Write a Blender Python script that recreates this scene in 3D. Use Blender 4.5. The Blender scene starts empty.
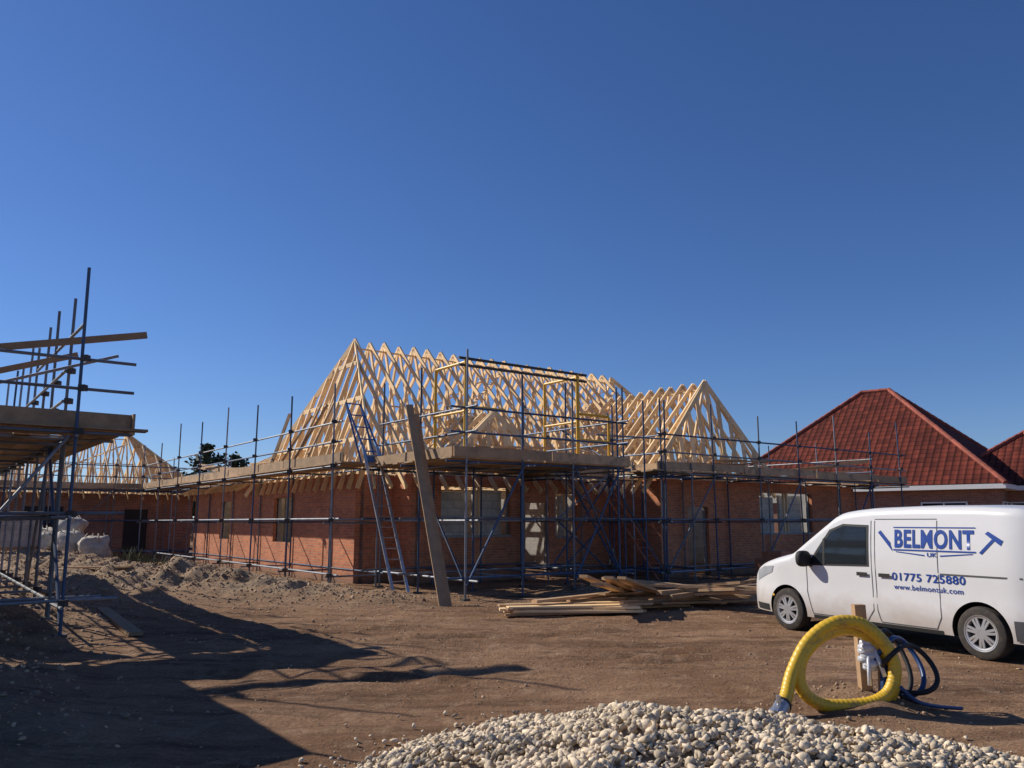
import bpy, bmesh, math, random
import numpy as np
from mathutils import Vector, Matrix, noise
random.seed(7); rng=np.random.default_rng(7)
R=random.uniform
scn=bpy.context.scene
V=Vector
# ------------------------------------------------------------------ node helpers
def newmat(name):
    m=bpy.data.materials.new(name); m.use_nodes=True
    nt=m.node_tree; b=nt.nodes['Principled BSDF']
    return m,nt,b
def N(nt,t,**k):
    n=nt.nodes.new(t)
    for a,v in k.items(): setattr(n,a,v)
    return n
def mathn(nt,op,a,b=None,c=None):
    n=N(nt,'ShaderNodeMath',operation=op)
    for i,v in enumerate((a,b,c)):
        if v is None: continue
        if isinstance(v,(int,float)): n.inputs[i].default_value=v
        else: nt.links.new(v,n.inputs[i])
    return n.outputs[0]
def noisen(nt,co,scale,detail=4,rough=.6):
    n=N(nt,'ShaderNodeTexNoise'); n.inputs['Scale'].default_value=scale
    n.inputs['Detail'].default_value=detail; n.inputs['Roughness'].default_value=rough
    nt.links.new(co,n.inputs['Vector']); return n.outputs['Fac']
def mixc(nt,f,a,b,mode='MIX'):
    n=N(nt,'ShaderNodeMix',data_type='RGBA',blend_type=mode)
    for sock,v in ((n.inputs[0],f),(n.inputs[6],a),(n.inputs[7],b)):
        if isinstance(v,(int,float)): sock.default_value=v
        elif isinstance(v,tuple): sock.default_value=(*v,1)
        else: nt.links.new(v,sock)
    return n.outputs[2]
def ramp(nt,f,lo,hi):
    n=N(nt,'ShaderNodeMapRange'); n.inputs[1].default_value=lo; n.inputs[2].default_value=hi
    nt.links.new(f,n.inputs[0]); return n.outputs[0]
def scalec(nt,col,f):
    n=N(nt,'ShaderNodeVectorMath',operation='SCALE')
    if isinstance(col,tuple): n.inputs[0].default_value=col
    else: nt.links.new(col,n.inputs[0])
    nt.links.new(f,n.inputs['Scale']); return n.outputs[0]
def bumpn(nt,h,b,strength=.5,dist=.02):
    n=N(nt,'ShaderNodeBump'); n.inputs['Strength'].default_value=strength; n.inputs['Distance'].default_value=dist
    nt.links.new(h,n.inputs['Height']); nt.links.new(n.outputs[0],b.inputs['Normal'])
def M(name,col,rough=.7,metal=0,var=.3,nscale=6,namt=.35,bump=0,bscale=60,dirt=None):
    m,nt,b=newmat(name)
    tc=N(nt,'ShaderNodeTexCoord').outputs['Object']
    at=N(nt,'ShaderNodeAttribute',attribute_name='rnd').outputs['Fac']
    f1=mathn(nt,'MULTIPLY_ADD',at,var,1-var/2)
    nz=noisen(nt,tc,nscale)
    f2=mathn(nt,'MULTIPLY_ADD',nz,namt*2,1-namt)
    c=scalec(nt,col,mathn(nt,'MULTIPLY',f1,f2))
    if dirt:
        d=ramp(nt,noisen(nt,tc,nscale*.6,6,.7),.5,.7)
        c=mixc(nt,d,c,dirt)
    nt.links.new(c,b.inputs['Base Color'])
    b.inputs['Roughness'].default_value=rough; b.inputs['Metallic'].default_value=metal
    if bump: bumpn(nt,noisen(nt,tc,bscale),b,bump,.01)
    return m
def brick_mat(name,c1,c2,mortar,w=.225,h=.075,ms=.007):
    m,nt,b=newmat(name)
    uv=N(nt,'ShaderNodeUVMap').outputs[0]; tc=N(nt,'ShaderNodeTexCoord').outputs['Object']
    t=N(nt,'ShaderNodeTexBrick'); t.inputs['Scale'].default_value=1
    t.inputs['Brick Width'].default_value=w; t.inputs['Row Height'].default_value=h
    t.inputs['Mortar Size'].default_value=ms; t.inputs['Bias'].default_value=-.1
    t.inputs['Color1'].default_value=(*c1,1); t.inputs['Color2'].default_value=(*c2,1); t.inputs['Mortar'].default_value=(*mortar,1)
    nt.links.new(uv,t.inputs['Vector'])
    f=mathn(nt,'MULTIPLY',mathn(nt,'MULTIPLY_ADD',noisen(nt,tc,1.1,5),.9,.55),mathn(nt,'MULTIPLY_ADD',noisen(nt,tc,9,3),.6,.7))
    c=scalec(nt,t.outputs['Color'],f)
    # mud splash near the foot
    sx=N(nt,'ShaderNodeSeparateXYZ'); nt.links.new(tc,sx.inputs[0])
    foot=mathn(nt,'ADD',sx.outputs[2],mathn(nt,'MULTIPLY',noisen(nt,tc,3),.5))
    c=mixc(nt,ramp(nt,foot,.6,.2),c,(.20,.13,.085))
    nt.links.new(c,b.inputs['Base Color']); b.inputs['Roughness'].default_value=.9
    bumpn(nt,mathn(nt,'SUBTRACT',1.0,t.outputs['Fac']),b,.6,.006)
    return m
# ------------------------------------------------------------------ mesh builder
def empty(name,loc=(0,0,0),rz=0):
    e=bpy.data.objects.new(name,None); scn.collection.objects.link(e)
    e.location=loc; e.rotation_euler=(0,0,rz); e.empty_display_size=.3; return e
class MB:
    def __init__(s): s.v=[];s.f=[];s.m=[];s.r=[]
    def add(s,vs,fs,m=0,rnd=None):
        o=len(s.v); s.v.extend([tuple(p) for p in vs]); rr=random.random() if rnd is None else rnd
        for f in fs: s.f.append([i+o for i in f]); s.m.append(m); s.r.append(rr)
    def tube(s,a,b,r=.0245,m=0,n=8,cap=True,r2=None,rnd=None):
        a=V(a);b=V(b);d=(b-a).normalized(); r2=r if r2 is None else r2
        u=d.cross(V((0,0,1)) if abs(d.z)<.9 else V((1,0,0))).normalized(); w=d.cross(u)
        vs=[];fs=[]
        for p,rr in ((a,r),(b,r2)):
            for i in range(n):
                t=2*math.pi*i/n; vs.append(p+u*math.cos(t)*rr+w*math.sin(t)*rr)
        for i in range(n): j=(i+1)%n; fs.append((i,n+i,n+j,j))
        if cap: fs.append(tuple(range(n))); fs.append(tuple(range(2*n-1,n-1,-1)))
        s.add(vs,fs,m,rnd)
    def beam(s,a,b,w,h,m=0,up=(0,0,1),rnd=None):
        a=V(a);b=V(b);d=(b-a).normalized(); up=V(up)
        if abs(d.dot(up))>.98: up=V((1,0,0))
        u=d.cross(up).normalized()*w/2; k=u.cross(d).normalized()*h/2
        vs=[p+su*u+sk*k for p in (a,b) for su,sk in ((-1,-1),(1,-1),(1,1),(-1,1))]
        s.add(vs,[(0,3,2,1),(4,5,6,7),(0,1,5,4),(1,2,6,5),(2,3,7,6),(3,0,4,7)],m,rnd)
    def prism(s,p0,p1,n,th,z0,z1,m=0,rnd=None):
        p0=V((p0[0],p0[1],0));p1=V((p1[0],p1[1],0)); n=V((n[0],n[1],0))*th
        q=[p0,p1,p1+n,p0+n]
        vs=[V((p.x,p.y,z0)) for p in q]+[V((p.x,p.y,z1)) for p in q]
        fs=[(0,1,5,4),(1,2,6,5),(2,3,7,6),(3,0,4,7),(3,2,1,0),(4,5,6,7)]
        if (p1-p0).cross(n).z<0: fs=[tuple(reversed(f)) for f in fs]
        s.add(vs,fs,m,rnd)
    def ball(s,c,rad,m=0,seg=12,rings=8,e=1.0,rnd=None,rot=0,lump=0):
        vs=[];fs=[]
        sg=lambda x:math.copysign(abs(x)**e,x)
        for i in range(rings+1):
            ph=-math.pi/2+math.pi*i/rings
            for j in range(seg):
                t=2*math.pi*j/seg
                x=rad[0]*sg(math.cos(ph))*sg(math.cos(t)); y=rad[1]*sg(math.cos(ph))*sg(math.sin(t)); z=rad[2]*sg(math.sin(ph))
                if lump: k=1+lump*noise.noise((x*4+c[0],y*4,z*4)); x*=k;y*=k;z*=k
                vs.append((c[0]+x*math.cos(rot)-y*math.sin(rot),c[1]+x*math.sin(rot)+y*math.cos(rot),c[2]+z))
        for i in range(rings):
            for j in range(seg):
                k=(j+1)%seg; fs.append((i*seg+j,i*seg+k,(i+1)*seg+k,(i+1)*seg+j))
        s.add(vs,fs,m,rnd)
    def sweep(s,pts,r,m=0,n=12,rf=None,rnd=None):
        pts=[V(p) for p in pts]; vs=[];fs=[]; u=None
        for i,p in enumerate(pts):
            d=(pts[min(i+1,len(pts)-1)]-pts[max(i-1,0)]).normalized()
            if u is None: u=d.cross(V((.3,.2,1))).normalized()
            u=(u-d*u.dot(d)).normalized(); w=d.cross(u); rr=r*(rf(i) if rf else 1)
            for j in range(n):
                t=2*math.pi*j/n; vs.append(p+u*math.cos(t)*rr+w*math.sin(t)*rr)
        for i in range(len(pts)-1):
            for j in range(n): k=(j+1)%n; fs.append((i*n+j,i*n+k,(i+1)*n+k,(i+1)*n+j))
        fs.append(tuple(range(n-1,-1,-1))); fs.append(tuple(range((len(pts)-1)*n,len(pts)*n)))
        s.add(vs,fs,m,rnd)
    def build(s,name,mats,parent=None,smooth=False,local=False,origin=None):
        me=bpy.data.meshes.new(name); off=V((0,0,0))
        if parent is not None and not local: off=V(parent.location)
        if origin is not None: off=V(origin)
        vv=[(p[0]-off.x,p[1]-off.y,p[2]-off.z) for p in s.v]
        me.from_pydata(vv,[],s.f)
        for m in mats: me.materials.append(m)
        me.polygons.foreach_set('material_index',s.m)
        a=me.attributes.new('rnd','FLOAT','FACE'); a.data.foreach_set('value',s.r)
        uvl=me.uv_layers.new(name='UVMap')
        for p in me.polygons:
            n=p.normal
            if abs(n.z)>.97: t=V((1,0,0)); b=V((0,1,0))
            else: t=V((-n.y,n.x,0)).normalized(); b=n.cross(t)
            for li in p.loop_indices:
                co=V(s.v[me.loops[li].vertex_index]); uvl.data[li].uv=(co.dot(t),co.dot(b))
        if smooth: me.polygons.foreach_set('use_smooth',[True]*len(me.polygons))
        ob=bpy.data.objects.new(name,me); scn.collection.objects.link(ob)
        if parent is not None: ob.parent=parent
        if origin is not None: ob.location=origin
        return ob
# ------------------------------------------------------------------ site frame
Cc=V((-4.24,22.0,0)); r=V((.8,.6,0)); l=V((-.6,.8,0))
def SQ(s,q,z=0): return Cc+r*s+l*q+V((0,0,z))
heaps=[(-9.0,20.3,.36,1.3),(-6.6,19.2,.36,1.1),(-4.6,18.2,.26,.9),(-11.3,22,.42,1.5),(-2.7,17.4,.16,.8),(-7.8,19.4,.22,.8),
       (-14,24.5,.45,2.0),(-18,27,.6,3),(-20,22,.5,2.5),(-7.6,11.0,.16,.9),(-8.8,13.2,.3,1.2),(-5.6,8.3,.14,.6),(-4.6,7.1,.13,.5),(-6.3,9.2,.16,.6),(-3.6,6.5,.07,.5),
       (3.25,7.62,.10,.35),(2.8,7.75,.05,.4),(-10.5,17.0,.22,1.5),(8,22,.25,1.2),(2.5,19.5,.12,1.0)]
def hp(x,y):
    t=0
    for cx,cy,a,sg in heaps:
        d=((x-cx)**2+(y-cy)**2)/(2*sg*sg)
        if d<8: t+=a*math.exp(-d)
    return t
def gh(x,y):
    if abs(x)>70 or y>90 or y<-30: return 0.0
    b=noise.noise((x*.3,y*.3,1.7))*.05+noise.noise((x*1.1,y*1.1,4.2))*.034+noise.noise((x*3.3,y*3.3,9))*.022
    t=hp(x,y)
    z=t*(1+.55*noise.noise((x*2.1,y*2.1,3)))+min(t,.3)*.18*noise.noise((x*6,y*6,7))
    # wheel ruts
    ru=0
    for k,(c,sl) in enumerate(((13.2,.10),(11.6,.10),(9.9,-.05),(8.6,-.05),(15.2,.02),(10.6,.16),(12.2,.16),(9.2,.22),(10.5,.22))):
        d=y-(c+sl*x+.5*math.sin(x*.35+k)); ru-=.040*math.exp(-(d/.12)**2)-.028*math.exp(-((abs(d)-.25)/.09)**2)
    ru*=.5+noise.noise((x*.6,y*.6,11))
    if x<-5: ru*=.3
    dv=math.hypot((x-5.6),(y-12)*.7); fl=min(1,max(.15,(dv-1.5)/1.5))
    return (b+ru)*fl+z
# ------------------------------------------------------------------ materials
galv=M('galvanised_tube',(.22,.24,.27),.55,.5,.7,3,.35,dirt=(.13,.115,.10))
bluet=M('blue_tube',(.045,.085,.16),.55,.2,.5,3,.35,dirt=(.11,.12,.14))
dark=M('dark_coupler',(.08,.075,.07),.6,.5)
board=M('scaffold_board',(.42,.28,.16),.85,0,.6,4,.45,.3,50,dirt=(.21,.15,.10))
timber=M('truss_timber',(.86,.62,.34),.7,0,.4,5,.2)
oldtim=M('used_timber',(.42,.27,.15),.85,0,.8,5,.4,.3,40)
yel=M('yellow_paint',(.75,.42,.03),.5,0,.15)
blk=M('black_rubber',(.015,.015,.016),.7,0,.1)
brick=brick_mat('red_brick',(.62,.205,.085),(.43,.135,.065),(.42,.31,.21))
brick2=brick_mat('old_brick',(.32,.14,.085),(.23,.10,.065),(.30,.26,.21))
block=brick_mat('concrete_block',(.36,.35,.33),(.30,.29,.27),(.42,.40,.36),.45,.225,.012)
white=M('white_upvc',(.78,.78,.76),.4,0,.05,3,.05)
glass,nt,b=newmat('dark_glass'); b.inputs['Base Color'].default_value=(.02,.025,.03,1); b.inputs['Roughness'].default_value=.05
# ------------------------------------------------------------------ ground
def axis(a0,a1,st,lim0,lim1,g=1.22):
    c=list(np.arange(a0,a1,st)); d=st; x=a0; pre=[]
    while x>lim0: d*=g; x-=d; pre.append(x)
    d=st; x=c[-1]; post=[]
    while x<lim1: d*=g; x+=d; post.append(x)
    return pre[::-1]+[float(q) for q in c]+post
xs=axis(-13,10,.09,-1500,1500); ys=axis(4.2,24,.085,-600,2500)
nx,ny=len(xs),len(ys); vs=[];rub=[]
for y in ys:
    for x in xs:
        vs.append((x,y,gh(x,y))); rub.append(min(1,hp(x,y)*3.2) if abs(x)<70 and y<90 else 0)
fs=[(j*nx+i,j*nx+i+1,(j+1)*nx+i+1,(j+1)*nx+i) for j in range(ny-1) for i in range(nx-1)]
me=bpy.data.meshes.new('ground'); me.from_pydata(vs,[],fs)
a=me.attributes.new('rub','FLOAT','POINT'); a.data.foreach_set('value',rub)
me.polygons.foreach_set('use_smooth',[True]*len(fs))
g=bpy.data.objects.new('ground',me); scn.collection.objects.link(g)
m,nt,b=newmat('bare_earth'); tc=N(nt,'ShaderNodeTexCoord').outputs['Object']
mp=N(nt,'ShaderNodeMapping'); mp.inputs['Scale'].default_value=(.30,1.9,1); mp.inputs['Rotation'].default_value=(0,0,-.08); nt.links.new(tc,mp.inputs[0])
c=mixc(nt,ramp(nt,noisen(nt,tc,.35,6,.65),.38,.62),(.24,.130,.068),(.40,.240,.140))
c=mixc(nt,ramp(nt,noisen(nt,mp.outputs[0],.9,7,.75),.47,.64),c,(.135,.072,.040))
c=mixc(nt,mathn(nt,'MULTIPLY',ramp(nt,noisen(nt,tc,2.6,6,.75),.52,.70),.7),c,(.52,.35,.22))
ra=N(nt,'ShaderNodeAttribute',attribute_name='rub').outputs['Fac']
rm=mathn(nt,'MULTIPLY',ra,ramp(nt,noisen(nt,tc,1.5,6,.7),.30,.55))
c=mixc(nt,rm,c,(.42,.31,.21))
vo=N(nt,'ShaderNodeTexVoronoi'); vo.inputs['Scale'].default_value=26; nt.links.new(tc,vo.inputs['Vector'])
sp=N(nt,'ShaderNodeSeparateColor'); nt.links.new(vo.outputs['Color'],sp.inputs[0])
peb=mathn(nt,'MULTIPLY',mathn(nt,'LESS_THAN',vo.outputs['Distance'],.24),mathn(nt,'GREATER_THAN',sp.outputs[0],.86))
c=mixc(nt,mathn(nt,'MULTIPLY',peb,.7),c,(.48,.38,.27))
c=scalec(nt,c,mathn(nt,'MULTIPLY_ADD',noisen(nt,tc,28,5,.75),1.4,.30))
nt.links.new(c,b.inputs['Base Color']); b.inputs['Roughness'].default_value=.95; b.inputs['Specular IOR Level'].default_value=.2
h=mathn(nt,'ADD',mathn(nt,'MULTIPLY',noisen(nt,tc,7,8,.72),1.0),mathn(nt,'MULTIPLY',noisen(nt,tc,40,5,.7),.4))
h=mathn(nt,'ADD',h,mathn(nt,'MULTIPLY',peb,.12))
bumpn(nt,h,b,1.0,.09); me.materials.append(m)
# ------------------------------------------------------------------ stones
def ico():
    bm=bmesh.new(); bmesh.ops.create_icosphere(bm,subdivisions=1,radius=1)
    v=np.array([q.co[:] for q in bm.verts]); f=np.array([[w.index for w in q.verts] for q in bm.faces]); bm.free(); return v,f
def stones(name,cs,sz,mat,origin=(0,0,0)):
    iv,jf=ico(); n=len(cs); nv=len(iv)
    tm=[]
    for k in range(32):
        w=iv.copy()
        for q in range(8):
            nn=rng.normal(size=3); nn/=np.linalg.norm(nn); h0=rng.uniform(.35,.7); dd=w@nn; ex=np.maximum(0,dd-h0); w=w-ex[:,None]*nn
        w=w*(1+rng.uniform(-.12,.12,(nv,1)))
        w=w*np.array([rng.uniform(1.1,1.8),rng.uniform(.8,1.2),rng.uniform(.6,1.0)])
        tm.append(w)
    allv=np.zeros((n,nv,3))
    for i in range(n):
        w=tm[i%32]; a,b2,c2=rng.uniform(0,6.28),rng.uniform(-1,1),rng.uniform(-.8,.8)
        ca,sa=math.cos(a),math.sin(a); cb,sb=math.cos(b2),math.sin(b2); cc,s3=math.cos(c2),math.sin(c2)
        Rm=np.array([[ca,-sa,0],[sa,ca,0],[0,0,1]])@np.array([[1,0,0],[0,cb,-sb],[0,sb,cb]])@np.array([[cc,0,s3],[0,1,0],[-s3,0,cc]])
        allv[i]=(w@Rm.T)*sz[i]+np.array(cs[i])
    allv=allv.reshape(-1,3)-np.array(origin)
    F=(jf[None]+(np.arange(n)*nv)[:,None,None]).reshape(-1,3)
    me=bpy.data.meshes.new(name); me.vertices.add(len(allv)); me.vertices.foreach_set('co',allv.ravel())
    me.loops.add(F.size); me.loops.foreach_set('vertex_index',F.ravel())
    me.polygons.add(len(F)); me.polygons.foreach_set('loop_start',np.arange(0,F.size,3)); me.update(calc_edges=True)
    at=me.attributes.new('rnd','FLOAT','FACE'); at.data.foreach_set('value',np.repeat(rng.uniform(0,1,n),len(jf)))
    me.materials.append(mat); ob=bpy.data.objects.new(name,me); scn.collection.objects.link(ob); ob.location=origin
    return ob
lime=M('limestone',(.60,.49,.35),.85,0,.9,30,.28,.5,80)
def gm(x,y):
    dx=(x-1.20)/2.25; dy=(y-5.28)/1.80; ang=math.atan2(dy,dx); rr=math.hypot(dx,dy)/(1+.07*math.sin(3*ang+1)+.04*math.sin(7*ang)+.03*math.sin(13*ang))
    return .40*max(0,1-rr**1.5)*(1+.35*noise.noise((x*1.8,y*1.8,5))), rr
cs=[];sz=[]
for i in range(28000):
    x=R(-1.8,4.1); y=R(3.9,7.6); hh,rr=gm(x,y)
    if rr>1.0 and random.random()>math.exp(-(rr-1)*14)*.35: continue
    s_=random.choice((.013,.017,.021,.025,.030,.038)) ; s_*=R(.8,1.15)
    if rr>1: s_*=.7
    z=max(gh(x,y),0 if rr<1 else -1)+hh+R(-.014,.024)+s_*.25
    cs.append((x,y,z)); sz.append(s_)
gp=empty('gravel_pile',(1.2,5.28,0))
o=stones('limestone_chips',cs,sz,lime,origin=(0,0,0)); o.parent=gp; o.location=(-1.2,-5.28,0)
mb=MB(); n1=70; vs=[]
for j in range(n1):
    for i in range(n1):
        x=-1.3+5.2*i/(n1-1); y=3.3+4.0*j/(n1-1); hh,rr=gm(x,y)
        vs.append((x,y,max(gh(x,y),0)+hh-.014 if rr<.97 else gh(x,y)-.1))
mb.add(vs,[(j*n1+i,j*n1+i+1,(j+1)*n1+i+1,(j+1)*n1+i) for j in range(n1-1) for i in range(n1-1)])
mb.build('gravel_core',[M('gravel_fines',(.34,.26,.17),.9)],gp,True)
clod=M('earth_clods',(.36,.245,.155),.9,0,1.0,20,.25)
cs=[];sz=[]
for i in range(8000):
    x=R(-12,8);y=R(5,20)
    if noise.noise((x*.5,y*.8,2))<-.05 and random.random()<.75: continue
    s_=R(.004,.013)*(.6+y/16)
    if random.random()<.03: s_*=2
    cs.append((x,y,gh(x,y)+s_*.2)); sz.append(s_)
for cx,cy,a_,sg in heaps:
    for i in range(int(420*sg*a_*4)):
        x=random.gauss(cx,sg*1.1);y=random.gauss(cy,sg*1.0)
        if a_<.11: s_=R(.01,.025)
        else: s_=R(.012,.045)*(1.5 if random.random()<.07 else .8)
        cs.append((x,y,gh(x,y)+s_*.2)); sz.append(s_)
stones('rubble_stones',cs,sz,clod)
# ------------------------------------------------------------------ scaffolding
def scaff(T,B,O,d,n,L,bays,depth=1.25,zd=3.05,tops=(5.0,5.6),levels=(.35,1.68),over=(.3,.3),brace=True,inner=True,deck=True,toe=True,zmid=True,rails=(.5,1.0),blue=.35,tallin=0):
    O=V(O);Z=V((0,0,1))
    def mt(): return 1 if random.random()<blue else 0
    for i in range(bays+1):
        p=O+d*(L*i/bays)
        t=R(*tops); lean=V((R(-.05,.05),R(-.05,.05),0))
        g0=gh(p.x,p.y)-.05
        T.tube(p+Z*g0,p+Z*t+lean,m=mt()); T.prism(p-d*.08-n*.08,p+d*.08-n*.08,n,.16,g0+.03,g0+.07,2)
        if inner:
            p2=p+n*depth; T.tube(p2+Z*(gh(p2.x,p2.y)-.05),p2+Z*(zd+R(.1,.3)+tallin*R(.85,1.1)),m=mt())
        for z in list(levels)+[zd-.12]:
            zz=z+R(-.02,.02)
            T.tube(p-n*R(.1,.3)+d*.05+Z*(zz-.05),p+n*(depth+.15)+d*.05+Z*(zz-.05),m=mt(),n=6)
        for z in list(levels)+[zd-.1,zd+rails[0],zd+rails[-1]]:
            T.beam(p+Z*(z-.04)-n*.03,p+Z*(z+.05)-n*.03,.10,.10,2)
    a=O-d*over[0]; e=O+d*(L+over[1])
    for z in levels:
        for off in ((0,depth) if inner else (0,)):
            T.tube(a+n*(off+.05)+Z*(z+R(-.04,.04)),e+n*(off+.05)+Z*(z+R(-.04,.04)),m=mt())
    for off in (0,depth): T.tube(a+n*(off+.05)+Z*(zd-.10),e+n*(off+.05)+Z*(zd-.10),m=mt())
    for z in rails: T.tube(a+n*.05+Z*(zd+z),e+n*.05+Z*(zd+z+R(-.06,.06)),m=mt())
    if brace:
        for i in range(0,bays,2):
            p=O+d*(L*i/bays);q=O+d*(L*(i+1)/bays)
            T.tube(p-n*.05+Z*.3,q-n*.05+Z*(zd-.1),m=mt())
    if deck:
        nb=max(2,int(depth/.235))
        for k in range(nb):
            x=-over[0]-R(0,.3)
            while x<L+over[1]-.3:
                ln=min(R(3.3,3.9),L+over[1]-x+R(0,.25)); c0=O+n*(.12+.235*k)+d*x
                B.beam(c0+Z*(zd-.03+R(-.004,.012)),c0+d*(ln-.02)+Z*(zd-.03+R(-.004,.012)),.222,.038,0); x+=ln
    if toe:
        x=-over[0]
        while x<L+over[1]-.2:
            ln=min(3.9,L+over[1]-x+.1); c0=O+n*.095+d*x
            B.beam(c0+Z*(zd+.115+R(-.02,.01)),c0+d*(ln-.03)+Z*(zd+.115+R(-.01,.03)),.036,.225,0); x+=ln
def mk(name,loc,T,B):
    e=empty(name,loc); T.build('tubes',[galv,bluet,dark,yel],e,False); B.build('boards',[board,oldtim],e); return e
T=MB();B=MB()
# left elevation
scaff(T,B,SQ(-1.3,-1.4),l,r,20,7,zd=3.12,tops=(4.9,5.5),brace=False)
Z=V((0,0,1))
for i,s_ in enumerate((0,1.55,3.1,4.6)):
    for j,q_ in enumerate((-5.4,-3.4,-1.5)):
        p=SQ(s_,q_); tp=5.3 if (i in(0,3) or j==0) else 3.2
        T.tube(p+Z*(gh(p.x,p.y)-.05),p+Z*(tp+R(-.3,.2)),m=random.choice((0,1)))
        T.prism(p-r*.08-l*.08,p+r*.08-l*.08,l,.16,gh(p.x,p.y),gh(p.x,p.y)+.04,2)
for z in (.45,1.72,2.95):
    for q_ in (-5.4,-3.4,-1.5): T.tube(SQ(-.5,q_+.05,z),SQ(5.1,q_+.05,z+R(-.03,.03)),m=random.choice((0,1)))
    for s_ in (0,1.55,3.1,4.6): T.tube(SQ(s_+.05,-5.8,z-.05),SQ(s_+.05,-1.1,z-.05),m=0)
for z in (3.6,4.15):
    T.tube(SQ(-.4,-5.35,z),SQ(5,-5.35,z),m=1)
    for s_ in (0,4.6): T.tube(SQ(s_,-5.8,z),SQ(s_,-1.3,z),m=1)
for s0,s1,q0,q1 in ((0,1.55,-5.45,-5.45),(3.1,4.6,-5.45,-5.45),(4.6,3.1,-5.5,-5.5)):
    T.tube(SQ(s0,q0,.3),SQ(s1,q1,2.9),m=1)
T.tube(SQ(4.65,-5.4,.3),SQ(4.65,-3.4,2.9),m=1);T.tube(SQ(-.05,-5.4,.4),SQ(-.05,-3.4,2.8),m=1)
T.tube(SQ(4.65,-5.4,3.0),SQ(4.65,-1.5,5.0),m=1)
for k in range(17):
    q_=-5.3+.24*k; x=-.35
    B.beam(SQ(x+R(-.1,.1),q_,3.03+R(0,.01)),SQ(2.2,q_,3.03),.222,.038,0)
    B.beam(SQ(2.23,q_,3.03+R(0,.01)),SQ(4.9+R(-.1,.1),q_,3.03),.222,.038,0)
B.beam(SQ(-.35,-5.43,3.16),SQ(2.4,-5.43,3.17),.036,.225,0);B.beam(SQ(2.42,-5.43,3.17),SQ(5.0,-5.43,3.15),.036,.225,0)
B.beam(SQ(4.85,-5.3,3.16),SQ(4.85,-2.4,3.16),.036,.225,0);B.beam(SQ(-.3,-5.3,3.16),SQ(-.3,-1.5,3.16),.036,.225,0)
# yellow loading gate on the platform
for s_ in (.1,3.45): T.tube(SQ(s_,-5.2,3.06),SQ(s_,-5.2,5.3),.045,3); T.tube(SQ(s_,-3.9,3.06),SQ(s_,-3.9,5.25),.036,3)
for z in (5.3,5.14): T.tube(SQ(-.1,-5.2,z),SQ(3.75,-5.2,z),.034,2)
for s_ in (.1,3.45): T.tube(SQ(s_,-5.2,5.22),SQ(s_,-3.9,5.22),.034,3); T.tube(SQ(s_,-5.2,4.1),SQ(s_,-3.9,4.1),.03,3)
T.tube(SQ(.1,-5.2,4.2),SQ(1.2,-5.2,4.2),.03,3);T.tube(SQ(3.45,-5.2,4.3),SQ(4.5,-5.2,4.3),.034,3);T.tube(SQ(4.5,-5.2,3.1),SQ(4.5,-5.2,4.3),.034,3);T.tube(SQ(3.45,-5.2,3.65),SQ(4.5,-5.2,3.65),.034,3)
# between platform and wing
scaff(T,B,SQ(4.8,-2.35),r,l,2.4,1,zd=3.02,tops=(4.7,5.2),over=(0,.1))
scaff(T,B,SQ(7.2,-4.5),l,r,2.0,1,zd=3.07,tops=(4.8,5.3),over=(0,0))
scaff(T,B,SQ(7.25,-4.55),r,l,13,6,zd=3.1,tops=(4.6,5.4),over=(.2,.5),levels=(.3,1.7))
scaff(T,B,SQ(20.4,-3.3),l,-r,7,3,zd=3.05,tops=(4.6,5.1),over=(.1,.3))
for a0,b0 in ((5.0,7.0),(7.0,5.0)):
    T.tube(SQ(a0,-2.5,.2),SQ(b0,-2.5,1.7),m=1);T.tube(SQ(a0,-2.5,1.7),SQ(b0,-2.5,3.0),m=0)
for s_ in (5.6,6.4): T.tube(SQ(s_,-4.6,-.05),SQ(s_,-4.6,4.9+R(0,.4)),m=1)
T.tube(SQ(4.6,-4.6,3.9),SQ(7.4,-4.6,3.95),m=0);T.tube(SQ(4.6,-4.6,1.7),SQ(7.4,-4.6,1.72),m=1)
for k in range(34):
    run=random.choice((0,1,2))
    if run==0: q_=R(0,14);p=SQ(-.6+R(-.3,.4),q_,3.2+R(0,.25));e_=p+l*R(2,4)+Z*R(-.05,.25)
    elif run==1: s_=R(8,16);p=SQ(s_,-3.9+R(-.3,.3),3.2+R(0,.3));e_=p+r*R(1.5,3.6)+Z*R(-.1,.3)
    else: s_=R(.2,2);p=SQ(s_,R(-4.5,-2),3.15+R(0,.3));e_=p+r*R(1.5,2.5)+Z*R(-.05,.1)
    B.beam(p,e_,.1,.05,1)
for k in range(5):
    q_=R(1,6); B.beam(SQ(-1.0,q_,3.1),SQ(-.3+R(0,.5),q_+R(-1,1),4.6+R(0,.5)),.1,.045,1)
B.beam(SQ(-.9,7,3.3),SQ(-.8,12,3.75),.05,.2,1); B.beam(SQ(14,-3.6,3.3),SQ(19.3,-3.8,3.9),.05,.12,1)
mk('scaffolding',(0,20,0),T,B)
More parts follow.
